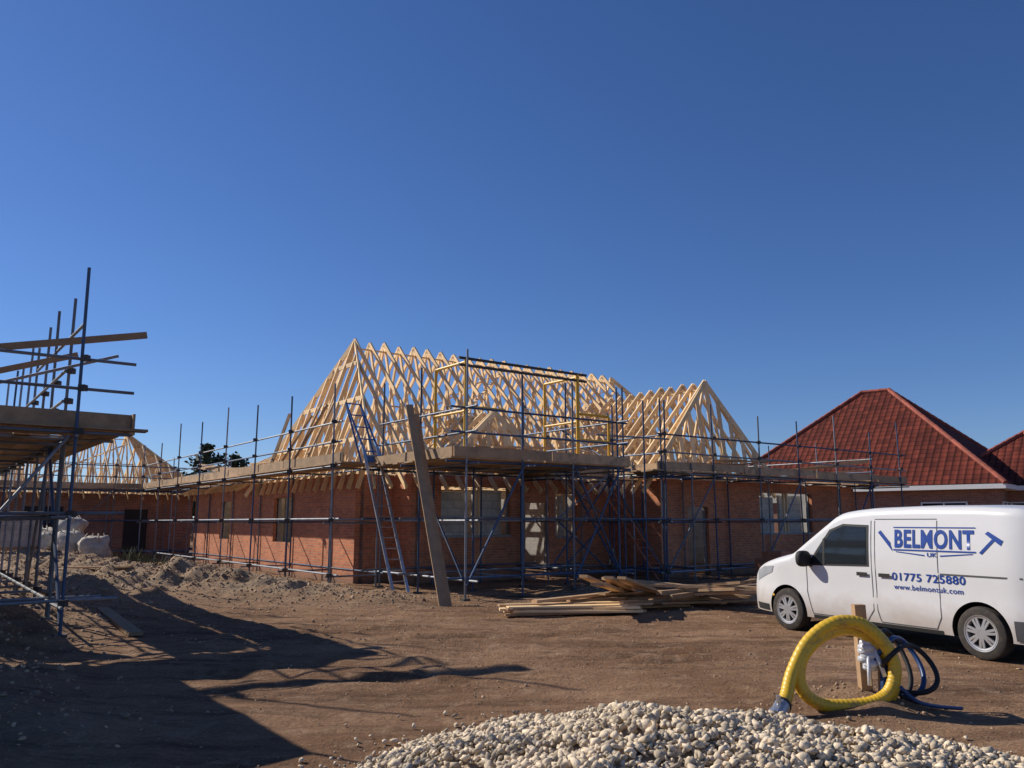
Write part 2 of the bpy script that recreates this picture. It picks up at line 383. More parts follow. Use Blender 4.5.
# ------------------------------------------------------------------ unfinished brick bungalow
def wall(mb,s0,q0,s1,q1,inn,z1=2.93,th=.1,ops=(),trim=0,m=0,z0=-.3,off=0):
    a=SQ(s0,q0);b_=SQ(s1,q1);d=(b_-a).normalized();L=(b_-a).length;n=(r*inn[0]+l*inn[1])
    a=a+n*off
    xs_=[trim]+sorted([x for o in ops for x in o[:2]])+[L]
    for i in range(len(xs_)-1):
        x0,x1=xs_[i],xs_[i+1]; mid=(x0+x1)/2; op=[o for o in ops if o[0]<=mid<=o[1]]
        if not op: mb.prism(a+d*x0,a+d*x1,n,th,z0,z1,m)
        else:
            if op[0][2]>z0: mb.prism(a+d*x0,a+d*x1,n,th,z0,op[0][2],m)
            mb.prism(a+d*x0,a+d*x1,n,th,op[0][3],z1,m)
H=empty('unfinished_brick_bungalow',tuple(SQ(5,2)))
W=MB();BL=MB()
segs=[(0,15,0,0,(1,0),[(3.4,4.6,1.0,2.4),(9,10.6,1.0,2.4)],0),
 (0,0,1.15,0,(0,1),[],.101),(1.15,0,1.15,-1,(1,0),[],-.1),
 (1.15,-1,8.5,-1,(0,1),[(.95,3.35,1.25,2.62),(3.9,4.8,-.2,2.2),(5.05,5.95,1.2,2.5)],.101),(8.5,-1,8.5,-3.2,(1,0),[],0),
 (8.5,-3.2,19.2,-3.2,(0,1),[(1.2,2.2,-.2,2.1),(4.85,7.9,1.25,2.62)],.101),(19.2,-3.2,19.2,5,(-1,0),[(3,4.5,1,2.4)],.101),
 (19.2,5,14,5,(0,-1),[],.101),(14,5,14,8,(-1,0),[],0),(14,8,6,8,(0,-1),[(2,4,.9,2.3)],.101),(6,8,6,15,(-1,0),[],0),(6,15,0,15,(0,-1),[],.101)]
for s0,q0,s1,q1,inn,ops,tr in segs:
    wall(W,s0,q0,s1,q1,inn,ops=ops,trim=tr)
    Lw=math.hypot(s1-s0,q1-q0)
    wall(BL,s0,q0,s1,q1,inn,ops=ops,trim=.26 if Lw>1.3 else .05,off=.15,z1=2.88)
for a_ in ((3.2,.3,3.2,7.7),(8.8,-.5,8.8,7.7)): wall(BL,*a_,(1,0),z1=2.5)
wall(BL,.4,6,8.6,6,(0,1),z1=2.4); wall(BL,9.1,1,18.8,1,(0,1),z1=2.4)
W.build('brick_walls',[brick],H); BL.build('inner_blockwork',[block],H)
P=MB()
for (s0,s1,q_,z0,z1) in ((2.1,4.5,-.93,1.27,2.60),(6.22,7.08,-.93,1.22,2.48),(13.36,16.38,-3.13,1.27,2.60)):
    w_=s1-s0
    P.prism(SQ(s0+.04,q_+.35),SQ(s0+w_*.44,q_+.35),l,.1,z0-.1,z1-.12,0)  # panels added in place of the sunlit inner walls behind
    P.prism(SQ(s0+w_*.56,q_+.35),SQ(s1-.04,q_+.35),l,.1,z0-.1,z1-.04,0)
    P.prism(SQ(s0,q_-.10),SQ(s1,q_-.10),l,.16,z0-.06,z0-.003,1)
    for f in (.48,.54): P.prism(SQ(s0+w_*f,q_),SQ(s0+w_*f+.06,q_),l,.06,z0,z1,2)
sunlitblock=brick_mat('block_sunlit_tint',(.60,.57,.50),(.52,.50,.45),(.42,.40,.36),.45,.225,.012)  # paler copy of the blockwork, sunlight put into its colour
P.build('window_lit_stand_ins',[sunlitblock,block,timber],H)
Tm=MB()
def truss(F,a,h,zf,rise,top=1.0,oh=.45,m=0):
    w=.055;d=.13
    def tc(x): return F(a,x,zf+rise*(1-abs(x)/h))
    Tm.beam(F(a,-h,zf),F(a,h,zf),w,d,m)
    xt=h*(1-top)
    for sg in (-1,1):
        e=F(a,sg*(h+oh),zf-rise*oh/h+.0)
        Tm.beam(e,tc(sg*xt+1e-6*sg)+V((0,0,.03)),w,d,m)
    if top<1: Tm.beam(tc(-xt),tc(xt),w,d,m)
    if top>.55:
        for sg in (-1,1):
            Tm.beam(F(a,sg*h/3,zf),tc(sg*h/2),w,.10,m)
            Tm.beam(F(a,sg*h/3,zf),tc(sg*max(xt,.02)),w,.10,m)
            if h>4: Tm.beam(F(a,sg*h*.66,zf),tc(sg*h/2),w,.10,m)
    else:
        for x in (-h*.5,0,h*.5): Tm.beam(F(a,x,zf),F(a,x,zf+rise*min(top,1-abs(x)/h)),w,.10,m)
def roof(F,L,h,zf,rise,sp=.6,hip0=0,hip1=0,oh=.45,bind=True,m=0):
    a=hip0
    while a<=L-hip1+.01: truss(F,a+R(-.03,.03),h,zf,rise+R(-.04,.04),oh=oh,m=m); a+=sp
    k=rise/h
    for hp_,base,sg in ((hip0,0,1),(hip1,L,-1)):
        if not hp_: continue
        zo=zf-k*oh; A=F(base+sg*hp_,0,zf+rise)
        for s2 in (-1,1): Tm.beam(F(base-sg*oh*hp_/h,s2*(h+oh),zo),A,.05,.16,m)
        nj=max(3,int(2*h/sp))
        for i in range(1,nj):
            x=-h+2*h*i/nj; f=1-abs(x)/h
            Tm.beam(F(base-sg*oh*hp_/h,x,zo),F(base+sg*hp_*f,x,zf+rise*f),.05,.12,m)
        t=sp*.6
        while t<hp_-.2: truss(F,base+sg*t,h,zf,rise,top=t/hp_,oh=oh,m=m); t+=sp*.8
    if bind:
        for x,zz in ((-h/3,.09),(h/3,.09),(-.12,rise-.25),(h*.5-.1,rise*.5-.12),(-h*.5+.1,rise*.5-.12)):
            Tm.beam(F(hip0,x,zf+zz),F(L-hip1,x,zf+zz),.1,.035,m)
        for sg in (-1,1):
            n=max(1,int((L-hip0-hip1)/4.5)); 
            for i in range(n):
                a0=hip0+(L-hip0-hip1)*i/n;a1=hip0+(L-hip0-hip1)*(i+1)/n
                Tm.beam(F(a0,sg*h*.93,zf+.2),F(a1,sg*.25,zf+rise-.45),.10,.035,m)
ze=2.98
roof(lambda a,x,z:SQ(a,3.5+x,z),15.2,4.45,ze,4.47,.55,1.5,2.2)
roof(lambda a,x,z:SQ(11.5+x,-3.0+a,z),6.0,3.15,ze,3.3,.5,.4,0)
roof(lambda a,x,z:SQ(4.2+x,-.9+a,z),3.0,2.2,ze,1.9,.6,.3,0)
roof(lambda a,x,z:SQ(3+x,8.6+a,z),6.2,3.0,ze,1.6,.6,0,2.5)
for a_,b_ in (((0.17,0),(0.17,15)),((1.2,-.85),(8.5,-.85)),((8.6,-3.05),(19.1,-3.05)),((19.05,-3),(19.05,5)),((0,7.85),(14,7.85))):
    Tm.beam(SQ(*a_,2.95),SQ(*b_,2.95),.1,.05)
Tm.build('roof_trusses',[timber],H)
# ------------------------------------------------------------------ near-left plot
P1=V((-6.39,11.8,0))
T=MB();B=MB()
scaff(T,B,P1,-r,l,10,5,zd=3.05,tops=(5.3,5.6),over=(.72,.2),levels=(.5,1.75),brace=False,toe=True,rails=(.55,1.0),blue=.2)
scaff(T,B,P1+l*1.45,l,-r,10.5,7,zd=3.03,tops=(5.2,5.6),over=(0,.3),levels=(.5,1.75),brace=False,rails=(.55,1.05),toe=False,blue=.2,tallin=1.9)  # inner poles made tall to throw more shadow streaks on the ground
for z in (3.6,4.1,4.7): T.tube(P1-r*1.25+l*.6+Z*z,P1-r*1.25+l*12.2+Z*(z+R(-.05,.05)))  # extra rails, added for their shadow streaks on the ground
T.tube(P1-r*.02+l*.2+Z*4.62,P1-r*.02+l*5.5+Z*4.7)
for k in range(3): B.beam(P1+r*(.15+.235*k)+l*1.2+Z*3.02,P1+r*(.15+.235*k)+l*9+Z*3.02,.222,.038,0)
B.beam(P1+r*.74-l*.02+Z*3.16,P1+r*.74+l*5+Z*3.16,.036,.225,0)
for k in range(16): B.beam(P1-r*9-l*(3.7-.235*k)+Z*3.0,P1-r*1.5-l*(3.7-.235*k)+Z*3.0,.23,.038,0)  # unseen off-frame deck bay, added to cast the foreground shadow
for s_ in (-1.6,-4,-6.5,-9):
    p=P1+r*s_-l*3.7; T.tube(p,p+Z*4.6)
for z in (1.7,2.9,3.6,4.1): T.tube(P1-r*1.9-l*3.65+Z*z,P1-r*9-l*3.65+Z*z)
B.beam(P1-r*3.2+l*.3+Z*3.65,P1+r*.85+l*.1+Z*4.55,.06,.10,1)
B.beam(P1-r*2.2+l*1.2+Z*3.5,P1+r*.2+l*2.2+Z*4.5,.05,.10,1)
T.tube(P1-r*2+l*1.5+Z*3.4,P1+r*.6+l*.8+Z*4.3,m=0)
T.tube(P1+l*.1+Z*.2,P1+l*2.9+Z*2.9,m=1);T.tube(P1+l*4.4+Z*.2,P1+l*2.9+Z*2.9,m=0)
T.tube(P1-r*1.9+l*.1+Z*.3,P1-r*.1+l*.1+Z*2.9,m=0)
mk('scaffolding',tuple(P1),T,B)
H2=empty('unfinished_brick_bungalow',tuple(P1-r*5+l*5)); W=MB();BL=MB()
def XY(s_,q_): return P1+r*s_+l*q_
W.prism(XY(-1.5,1.5),XY(-9,1.5),l,.1,-.3,2.9); W.prism(XY(-1.5,1.605),XY(-1.5,5.0),-r,.1,-.3,2.3);W.prism(XY(-1.5,7),XY(-1.5,12),-r,.1,-.3,1.5); W.prism(XY(-9,1.605),XY(-9,12),r,.1,-.3,2.9)
W.prism(XY(-1.605,12),XY(-8.895,12),-l,.1,-.3,2.9)
BL.prism(XY(-1.7,1.75),XY(-8.8,1.75),l,.1,-.3,2.85); BL.prism(XY(-1.7,1.9),XY(-1.7,5),-r,.1,-.3,2.2)
W.build('brick_walls',[brick2],H2);BL.build('inner_blockwork',[block],H2)
# ------------------------------------------------------------------ far-left plot
O3=V((-23.4,33.2,0)); H3=empty('unfinished_brick_bungalow',tuple(O3)); W=MB(); Tm=MB()
def X3(s_,q_,z=0): return O3+r*s_+l*q_+Z*z
W.prism(X3(0,0),X3(10,0),l,.12,-.2,2.9);W.prism(X3(10,.13),X3(10,8),-r,.12,-.2,2.9);W.prism(X3(0,.13),X3(0,8),r,.12,-.2,2.9);W.prism(X3(.13,8),X3(9.87,8),-l,.12,-.2,2.9)
W.prism(X3(3,-.03),X3(4.5,-.03),l,.02,1.2,2.3,1);W.prism(X3(7,-.03),X3(8,-.03),l,.02,.2,2.2,1)
roof(lambda a,x,z:X3(a,4+x,z),10.5,4.2,3.0,3.0,.6,2.8,2.8)
W.build('brick_walls',[brick2,blk],H3); Tm.build('roof_trusses',[timber],H3)
T=MB();B=MB(); scaff(T,B,X3(-1.2,-1.4),r,l,12.4,5,zd=3.1,tops=(4.3,4.9)); scaff(T,B,X3(11.3,-1.3),l,-r,10,4,zd=3.13,tops=(4.3,4.9),over=(0,.2))
mk('scaffolding',tuple(O3),T,B)
# ------------------------------------------------------------------ tiled bungalow at right
m,nt,b=newmat('clay_tiles'); uv=N(nt,'ShaderNodeUVMap').outputs[0]; tc=N(nt,'ShaderNodeTexCoord').outputs['Object']
sx=N(nt,'ShaderNodeSeparateXYZ'); nt.links.new(uv,sx.inputs[0])
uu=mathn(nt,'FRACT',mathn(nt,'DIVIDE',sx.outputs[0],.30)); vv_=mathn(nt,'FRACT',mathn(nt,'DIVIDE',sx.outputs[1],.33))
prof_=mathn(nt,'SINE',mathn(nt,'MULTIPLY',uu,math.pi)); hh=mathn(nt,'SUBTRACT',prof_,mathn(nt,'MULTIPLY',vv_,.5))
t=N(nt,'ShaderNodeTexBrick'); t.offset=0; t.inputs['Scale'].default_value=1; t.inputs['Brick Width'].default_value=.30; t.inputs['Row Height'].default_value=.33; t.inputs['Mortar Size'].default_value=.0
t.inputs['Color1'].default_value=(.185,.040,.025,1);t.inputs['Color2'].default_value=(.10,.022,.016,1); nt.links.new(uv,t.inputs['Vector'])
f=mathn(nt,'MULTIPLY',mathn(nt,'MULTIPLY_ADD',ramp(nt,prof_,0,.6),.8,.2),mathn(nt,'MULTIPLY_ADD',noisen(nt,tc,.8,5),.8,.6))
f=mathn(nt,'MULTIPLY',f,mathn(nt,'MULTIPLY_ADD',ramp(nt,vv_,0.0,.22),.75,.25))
nt.links.new(scalec(nt,t.outputs['Color'],f),b.inputs['Base Color']); b.inputs['Roughness'].default_value=.9; b.inputs['Specular IOR Level'].default_value=.2; bumpn(nt,hh,b,.6,.03)
tile=m
ridge=M('ridge_tiles',(.30,.075,.045),.8,0,.5)
r3=V((.66,.751,0)); l3=V((-.751,.66,0))
def hiproof(mb,rg,wl,fa,O,d,n,L,Wd,ze,rise,oh=.4,wz=None):
    def p(a,b2,z): return O+d*a+n*b2+Z*z
    zo=ze
    c=[p(-oh,-oh,zo),p(L+oh,-oh,zo),p(L+oh,Wd+oh,zo),p(-oh,Wd+oh,zo)]
    hw=Wd/2; A=p(hw,hw,ze+rise);Bp=p(L-hw,hw,ze+rise)
    mb.add([c[0],c[1],Bp,A],[(0,1,2,3)]);mb.add([c[2],c[3],A,Bp],[(0,1,2,3)]);mb.add([c[3],c[0],A],[(0,1,2)]);mb.add([c[1],c[2],Bp],[(0,1,2)])
    for e,f_ in ((c[0],A),(c[3],A),(c[1],Bp),(c[2],Bp),(A,Bp)):
        nn=max(2,int((f_-e).length/.38))
        for i in range(nn):
            x0=e.lerp(f_,i/nn);x1=e.lerp(f_,(i+1.08)/nn); rg.tube(x0+Z*.0,x1+Z*.025,.11,n=8,m=0)
    for i in range(4):
        a=c[i];b2=c[(i+1)%4]; fa.beam(a-Z*.13,b2-Z*.13,.03,.2,0); 
    fa.add([x-Z*.22 for x in c],[(3,2,1,0)],0)
F3=V((20.6,34.4,0)); K=empty('tiled_bungalow',tuple(F3)); RM=MB();RG=MB();FA=MB();WL=MB();GL=MB()
hiproof(RM,RG,WL,FA,F3,l3,r3,12.6,11.2,3.25,5.3)
def box(mb,O,d,n,L,Wd,z0,z1):
    mb.prism(O,O+d*L,n,.2,z0,z1);mb.prism(O+d*L+n*.205,O+d*L+n*Wd,-d,.2,z0,z1);mb.prism(O+n*.205,O+n*Wd,d,.2,z0,z1);mb.prism(O+d*.205+n*Wd,O+d*(L-.205)+n*Wd,-n,.2,z0,z1)
box(WL,F3,l3,r3,12.6,11.2,-.3,3.02)
G3=F3+r3*2.2-l3*3.6
hiproof(RM,RG,WL,FA,G3,r3,l3,9,6.5,3.22,2.6)
box(WL,G3,r3,l3,9,6.5,-.3,3.0)
def win(O,d,n,a,w,z0,z1):
    p=O+d*a-n*.02
    GL.prism(p,p+d*w,n,.015,z0,z1,1)
    for x in (0,w/2,w): GL.prism(p+d*(x-.03)-n*.04,p+d*(x+.03)-n*.04,n,.06,z0,z1,0)
    for z in (z0,z1-.06): GL.prism(p+d*.03-n*.035,p+d*(w-.03)-n*.035,n,.05,z,z+.06,0)
win(F3,l3,r3,1.2,1.8,1.2,2.5);win(F3,l3,r3,6,1.8,1.2,2.5);win(F3,r3,l3,.8,1.6,1.2,2.5);win(G3,l3,r3,1.5,2,1.2,2.5);win(G3,r3,l3,1,2,1.2,2.5)
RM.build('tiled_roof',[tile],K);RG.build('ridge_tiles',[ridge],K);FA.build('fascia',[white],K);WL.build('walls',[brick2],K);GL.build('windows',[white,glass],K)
# ------------------------------------------------------------------ ladders & leaning boards
def ladder(name,a,b,side,w,m,rung=.27):
    mb=MB();a=V(a);b=V(b);s2=V(side).normalized()*w/2
    mb.beam(a-s2,b-s2,.03,.075,0,up=side);mb.beam(a+s2,b+s2,.03,.075,0,up=side)
    n=int((b-a).length/rung)
    for i in range(1,n): p=a.lerp(b,i/n); mb.tube(p-s2,p+s2,.016,0,n=6)
    mb.build(name,[m],origin=tuple(a))
alu=M('aluminium',(.55,.56,.58),.35,.8,.1)
redl=M('red_brown_paint',(.38,.12,.06),.6,0,.3)
ladder('ladder',(-2.62,19.5,gh(-2.62,19.5)),(-3.62,20.45,3.55),(.75,.66,0),.42,alu)
ladder('ladder',(4.3,23.3,0),(2.9,24.3,2.5),(.7,.7,0),.5,redl)
bt=M('blue_hoist_paint',(.02,.10,.30),.45,0,.2)
mb=MB()
ha=V((-3.45,20.6,3.1)); hb=V((-4.25,21.3,4.75)); sd=V((.75,.66,0))*.22
for s2 in (-1,1): mb.tube(ha+sd*s2,hb+sd*s2,.028); 
for i in range(6): p=ha.lerp(hb,i/5); mb.tube(p-sd,p+sd,.018)
mb.tube(hb+sd,hb+sd+V((.5,-.2,-1.6)),.025);mb.tube(hb-sd,hb-sd+V((.5,-.2,-1.6)),.025); mb.beam(ha-V((.25,0,-.1)),ha+V((.25,.1,.1)),.3,.22)
mb.build('material_hoist',[bt],origin=tuple(ha))
mb=MB(); mb.beam((-1.36,16.5,gh(-1.45,16.5)-.03),(-2.42,18.75,4.35),.05,.17,0,up=(.9,.35,.2));mb.beam((-1.27,16.62,gh(-1.3,16.6)-.03),(-2.28,18.88,4.15),.05,.14,0,up=(.9,.35,.2))
mb.build('leaning_boards',[oldtim],origin=(-1.45,16.5,0))
# ------------------------------------------------------------------ timber pile
mb=MB()
def layboard(x,y,ang,L,z,w,h,tilt=0,m=0):
    d=V((math.cos(ang),math.sin(ang),0)); c=V((x,y,z)); mb.beam(c-d*L/2-Z*tilt,c+d*L/2+Z*tilt,w,h,m)
for k in range(20):
    x=R(1.5,4.2); layboard(x,14.9+.40*x+R(-.55,.45),R(.05,.75),R(1.8,3.4),.05+.045*(k//3)+R(0,.03),random.choice((.22,.15,.1)),random.choice((.04,.05,.08)),R(-.06,.06))
for k in range(12): layboard(1.1+R(-.2,.3),14.9+R(-.25,.35),R(.05,.25),R(2.0,2.8),.06+.035*(k//3),.2,.04,R(-.02,.02),k%2)
for k in range(7): layboard(2.25+R(-.4,.4),15.7+R(-.3,.3),R(.75,1.35),R(2.2,3.2),.36+R(-.03,.08),.16,.05,-.24+R(-.08,.06))
for k in range(8): layboard(3.3+R(-.6,.5),15.9+R(-.4,.3),R(-1.0,-.2),R(1.8,3.0),.34+R(-.06,.1),.13,.05,R(-.24,.24))
mb.build('timber_pile',[oldtim,timber],origin=(2,15.5,0))
mb=MB(); mb.beam((-7.4,15.0,gh(-7.4,15)+.05),(-5.5,12.2,gh(-5.5,12.2)+.05),.2,.05); mb.beam((-9.3,20.0,gh(-9.3,20)+.06),(-11.6,21.2,gh(-11.6,21.2)+.1),.2,.04)
mb.build('loose_board',[oldtim],origin=(-6.5,13.5,0))
def stack(x,y,rot,m,nm,w=1.0,h=.9):
    e=empty(nm,(x,y,0)); mb=MB(); d=V((math.cos(rot),math.sin(rot),0)); n=V((-d.y,d.x,0)); o_=V((x,y,0)); g0=gh(x,y)
    for k in range(3): mb.prism(o_+n*(.05+.4*k),o_+n*(.05+.4*k)+d*w,n,.1,g0,g0+.1,1)
    mb.prism(o_,o_+d*w,n,w,g0+.1,g0+h,0); mb.prism(o_+d*.1+n*.1,o_+d*w*.6+n*.1,n,w*.7,g0+h,g0+h+.22,0)
    mb.build('stack',[m,oldtim],e)
p=SQ(11,-5.6);stack(p.x,p.y,.6,brick,'brick_pallet',1.0,.5); p=SQ(18,-6);stack(p.x,p.y,.7,block,'block_pallet')
stack(-15.5,24.5,.3,block,'block_pallet')
# bulk bags
bagm=M('woven_bag',(.46,.42,.35),.85,0,.6,5,.4,.5,12,dirt=(.30,.22,.15))
e=empty('bulk_bags',(-15,27.5,0)); mb=MB()
for k,(x,y,z) in enumerate(((-17.2,28.2,.9),(-16.1,28,.85),(-15,27.8,.9),(-14,27.5,.75),(-16.6,29,1.0),(-15.6,28.8,1.4),(-17.9,27.2,.8))):
    mb.ball((x,y,z),(.46,.46,.40),0,18,12,.7,rot=R(0,1),lump=.45)
    for dx,dy in ((.3,.3),(-.3,.3),(.3,-.3),(-.3,-.3)): mb.beam((x+dx,y+dy,z+.24),(x+dx*.6,y+dy*.6,z+.5),.04,.02)
mb.build('bags',[bagm],e,True)
# ------------------------------------------------------------------ hose coil on stake (built at X+.2, then the group is set down at its place)
hs=empty('yellow_hose_coil',(3.1,7.6,0)); mb=MB()
yh,nt,b=newmat('yellow_duct'); tc=N(nt,'ShaderNodeTexCoord').outputs['Object']
c=mixc(nt,ramp(nt,noisen(nt,tc,9,6,.7),.50,.72),(.74,.46,.03),(.36,.23,.07)); nt.links.new(c,b.inputs['Base Color']); b.inputs['Roughness'].default_value=.42
ctl=[(2.46,7.10,.10),(2.55,7.22,.17),(2.66,7.34,.36),(2.84,7.42,.60),(3.08,7.44,.755),(3.32,7.44,.75),(3.50,7.42,.60),(3.58,7.40,.40),(3.52,7.38,.20),(3.36,7.36,.10),
 (3.10,7.34,.075),(2.86,7.32,.10),(2.72,7.33,.24),(2.76,7.38,.46),(2.98,7.46,.64),(3.26,7.52,.69),(3.48,7.52,.58),(3.60,7.50,.36),(3.57,7.46,.17),(3.44,7.44,.04)]
def crom(P_,n=24):
    P_=[V(p) for p in P_]; P_=[P_[0]*2-P_[1]]+P_+[P_[-1]*2-P_[-2]]; out=[]
    for i in range(1,len(P_)-2):
        for k in range(n):
            t=k/n; a,b2,c2,d=P_[i-1:i+3]
            out.append(.5*((2*b2)+(c2-a)*t+(2*a-5*b2+4*c2-d)*t*t+(3*b2-a-3*c2+d)*t**3))
    return out
path=crom(ctl)
mb.sweep(path,.056,0,14,rf=lambda i:1+.03*math.cos(i*math.pi/2))
mb.build('hose',[yh],hs,True)
mb=MB(); a=path[0]; d=(path[0]-path[6]).normalized()
mb.tube(a-d*.06,a+d*.10,.068,0,16);mb.tube(a+d*.10,a+d*.15,.080,0,16);mb.tube(a+d*.15,a+d*.18,.052,1,14); mb.tube(a+d*.04+Z*.06,a+d*.04+Z*.13,.02,0); mb.tube(a-d*.07,a-d*.05,.074,1,16)
mb.build('coupling',[alu,blk],hs)
mb=MB()
pb=V((3.40,7.60,0)); mb.beam(pb-Z*.1,pb+V((-.02,.0,.90)),.10,.085,0,up=(0,1,0)); mb.beam(pb+V((.13,-.02,-.1)),pb+V((.16,.0,.62)),.06,.04,0,up=(0,1,0))
mb.build('stake',[oldtim],hs)
mb=MB()
for k in range(9):
    zz=.36+.035*k; mb.ball((3.42+R(-.02,.02),7.56+R(-.02,.01),zz),(.085+R(-.015,.02),.075,.035+R(0,.015)),0,12,7,.9,rot=R(0,3))
mb.tube((3.45,7.50,.55),(3.50,7.42,.30),.02,0); mb.tube((3.40,7.50,.5),(3.37,7.45,.22),.018,0)
mb.build('plastic_wrap',[M('clear_wrap',(.55,.57,.62),.25,0,.4,14,.35,.8,20)],hs,True)
mb=MB()
for k in range(3):
    pts=[]
    for i in range(90):
        t=math.pi*.95-i/90*math.pi*(1.25+.2*k)
        pts.append(V((3.62+.20*(1+.1*k)*math.cos(t)+.05*k,7.66-.1*k+.10*math.sin(t*2),.36+(.30-.05*k)*math.sin(t))))
    mb.sweep(pts,.022,k%2,8)
for k in range(2):
    pts=[V((3.52+.6*f+.04*k,7.48-.12*k-.1*math.sin(f*3+k),gh(3.32+.6*f,7.4)+.03+.1*(1-f)**6)) for f in [i/30 for i in range(31)]]
    mb.sweep(pts,.016,k%2,8)
mb.tube((3.50,7.46,.02),(3.54,7.50,.42),.04,1)
mb.build('cables',[blk,M('blue_pipe',(.015,.05,.16),.4,0,.1)],hs,True)
hs.location=(2.89,7.6,0)
# ------------------------------------------------------------------ van
van=empty('white_panel_van',(4.635,14.06,0.0),math.atan2(-.888,.46))
LV=4.74
def interp(x,pts):
    for i in range(len(pts)-1):
        if x<=pts[i+1][0]:
            t=(x-pts[i][0])/(pts[i+1][0]-pts[i][0]); return pts[i][1]+(pts[i+1][1]-pts[i][1])*t
    return pts[-1][1]
ztp=[(0,.62),(.02,.74),(.07,.86),(.16,.93),(.35,1.0),(.7,1.09),(1.0,1.16),(1.08,1.20),(1.85,1.72),(1.95,1.765),(2.1,1.80),(2.5,1.835),(3.2,1.85),(4.0,1.84),(4.5,1.81),(4.62,1.78),(4.70,1.70),(4.74,1.60)]
def zt(x): return interp(x,ztp)
def wv(x):
    if x<.9: return .905-.27*((.9-x)/.9)**2.4
    if x>4.3: return .905-.10*((x-4.3)/.44)**2.5
    return .905
def prof(z):
    if z<.5: return 1-.035*((.5-z)/.28)**2
    if z<.62: return 1.0
    if z<.66: return 1-.008*(z-.62)/.04
    if z>1.0: return .992-.105*((z-1)/.85)**1.6
    return .992
def RR(x): return min(.12,.5*(zt(x)-.35))
def sy(x,z): return wv(x)*prof(z)
sta=[0,.01,.025,.05,.08,.12,.17,.24,.32,.42,.52,.62,.72,.82,.9,1.0,1.06,1.1]+[1.1+.05*i for i in range(1,20)]+[2.1+.1*i for i in range(1,22)]+[4.25,4.3,4.35,4.4,4.45,4.5,4.55,4.6,4.64,4.67,4.70,4.72,4.735,4.74]
sta=sorted(set(round(x,3) for x in sta))
vs=[];NS=0;rings=[]
for x in sta:
    half=[]; R_=RR(x); zm=zt(x)-R_
    for i in range(14):
        z=.24+(zm-.24)*i/13; half.append((sy(x,z),z))
    ym=half[-1][0]; Ry=.13
    for i in range(1,7):
        t=math.pi/2*i/6; half.append((ym-Ry*(1-math.cos(t)),zm+R_*math.sin(t)))
    yk=half[-1][0]
    for i in range(1,5): f=i/4; half.append((yk*(1-f),zt(x)+.02*(1-(1-f)**2)))
    ring=[(x,-y,z) for y,z in half]+[(x,y,z) for y,z in reversed(half[:-1])]
    rings.append(ring)
NS=len(rings[0]); bv=[p for q in rings for p in q]; bf=[];bmi=[]
for i in range(len(sta)-1):
    for j in range(NS):
        k=(j+1)%NS; bf.append((i*NS+j,i*NS+k,(i+1)*NS+k,(i+1)*NS+j))
bf.append(tuple(range(NS-1,-1,-1))); bf.append(tuple(range((len(sta)-1)*NS,len(sta)*NS)))
me=bpy.data.meshes.new('body'); me.from_pydata(bv,[],bf); 
bm=bmesh.new(); bm.from_mesh(me); bmesh.ops.recalc_face_normals(bm,faces=bm.faces); bm.to_mesh(me); bm.free()
paint,nt,b=newmat('white_paint'); tc=N(nt,'ShaderNodeTexCoord').outputs['Object']; sx=N(nt,'ShaderNodeSeparateXYZ'); nt.links.new(tc,sx.inputs[0])
dz=ramp(nt,mathn(nt,'ADD',sx.outputs[2],mathn(nt,'MULTIPLY',noisen(nt,tc,4,5),.5)),.90,.35)
c=mixc(nt,mathn(nt,'MULTIPLY',dz,.75),(.72,.72,.72),(.36,.26,.17)); c=scalec(nt,c,mathn(nt,'MULTIPLY_ADD',noisen(nt,tc,1.6,5),.16,.90))
nt.links.new(c,b.inputs['Base Color']); b.inputs['Roughness'].default_value=.32
b.inputs['Coat Weight'].default_value=.35; b.inputs['Coat Roughness'].default_value=.08
body=bpy.data.objects.new('body',me); scn.collection.objects.link(body)
for mm in (paint,blk,glass): me.materials.append(mm)
WX=(.92,4.0); WR=.315
for wx in WX:
    bm=bmesh.new(); 
    for sg in (-1,1):
        mt=Matrix.Translation((wx,sg*.86,.31))@Matrix.Rotation(math.pi/2,4,'X')
        bmesh.ops.create_cone(bm,cap_ends=True,segments=48,radius1=.375,radius2=.375,depth=.5,matrix=mt)
    cm=bpy.data.meshes.new('cut'); bm.to_mesh(cm); bm.free(); co=bpy.data.objects.new('cut',cm); scn.collection.objects.link(co)
    md=body.modifiers.new('b','BOOLEAN'); md.object=co; md.operation='DIFFERENCE'; md.solver='EXACT'
    dg=bpy.context.evaluated_depsgraph_get(); nm=bpy.data.meshes.new_from_object(body.evaluated_get(dg)); body.modifiers.clear(); body.data=nm
    bpy.data.objects.remove(co)
me=body.data; me.name='body'
for p in me.polygons:
    c_=p.center; p.use_smooth=True
    for wx in WX:
        d_=math.hypot(c_.x-wx,c_.z-.31)
        if d_<.3755 and (abs(d_-.375)<.006 or abs(abs(c_.y)-.61)<.01) and abs(c_.y)<.9 and (abs(p.normal.y)<.3 or abs(abs(c_.y)-.61)<.01): p.material_index=1; p.use_smooth=False
    if 1.1<c_.x<1.84 and c_.z>zt(c_.x)-.03 and abs(c_.y)<.74: p.material_index=2
    if p.normal.z<-.9 and c_.z<.25: p.material_index=1
try: me.set_sharp_from_angle(angle=math.radians(32))
except Exception as ex: print(ex)
body.parent=van
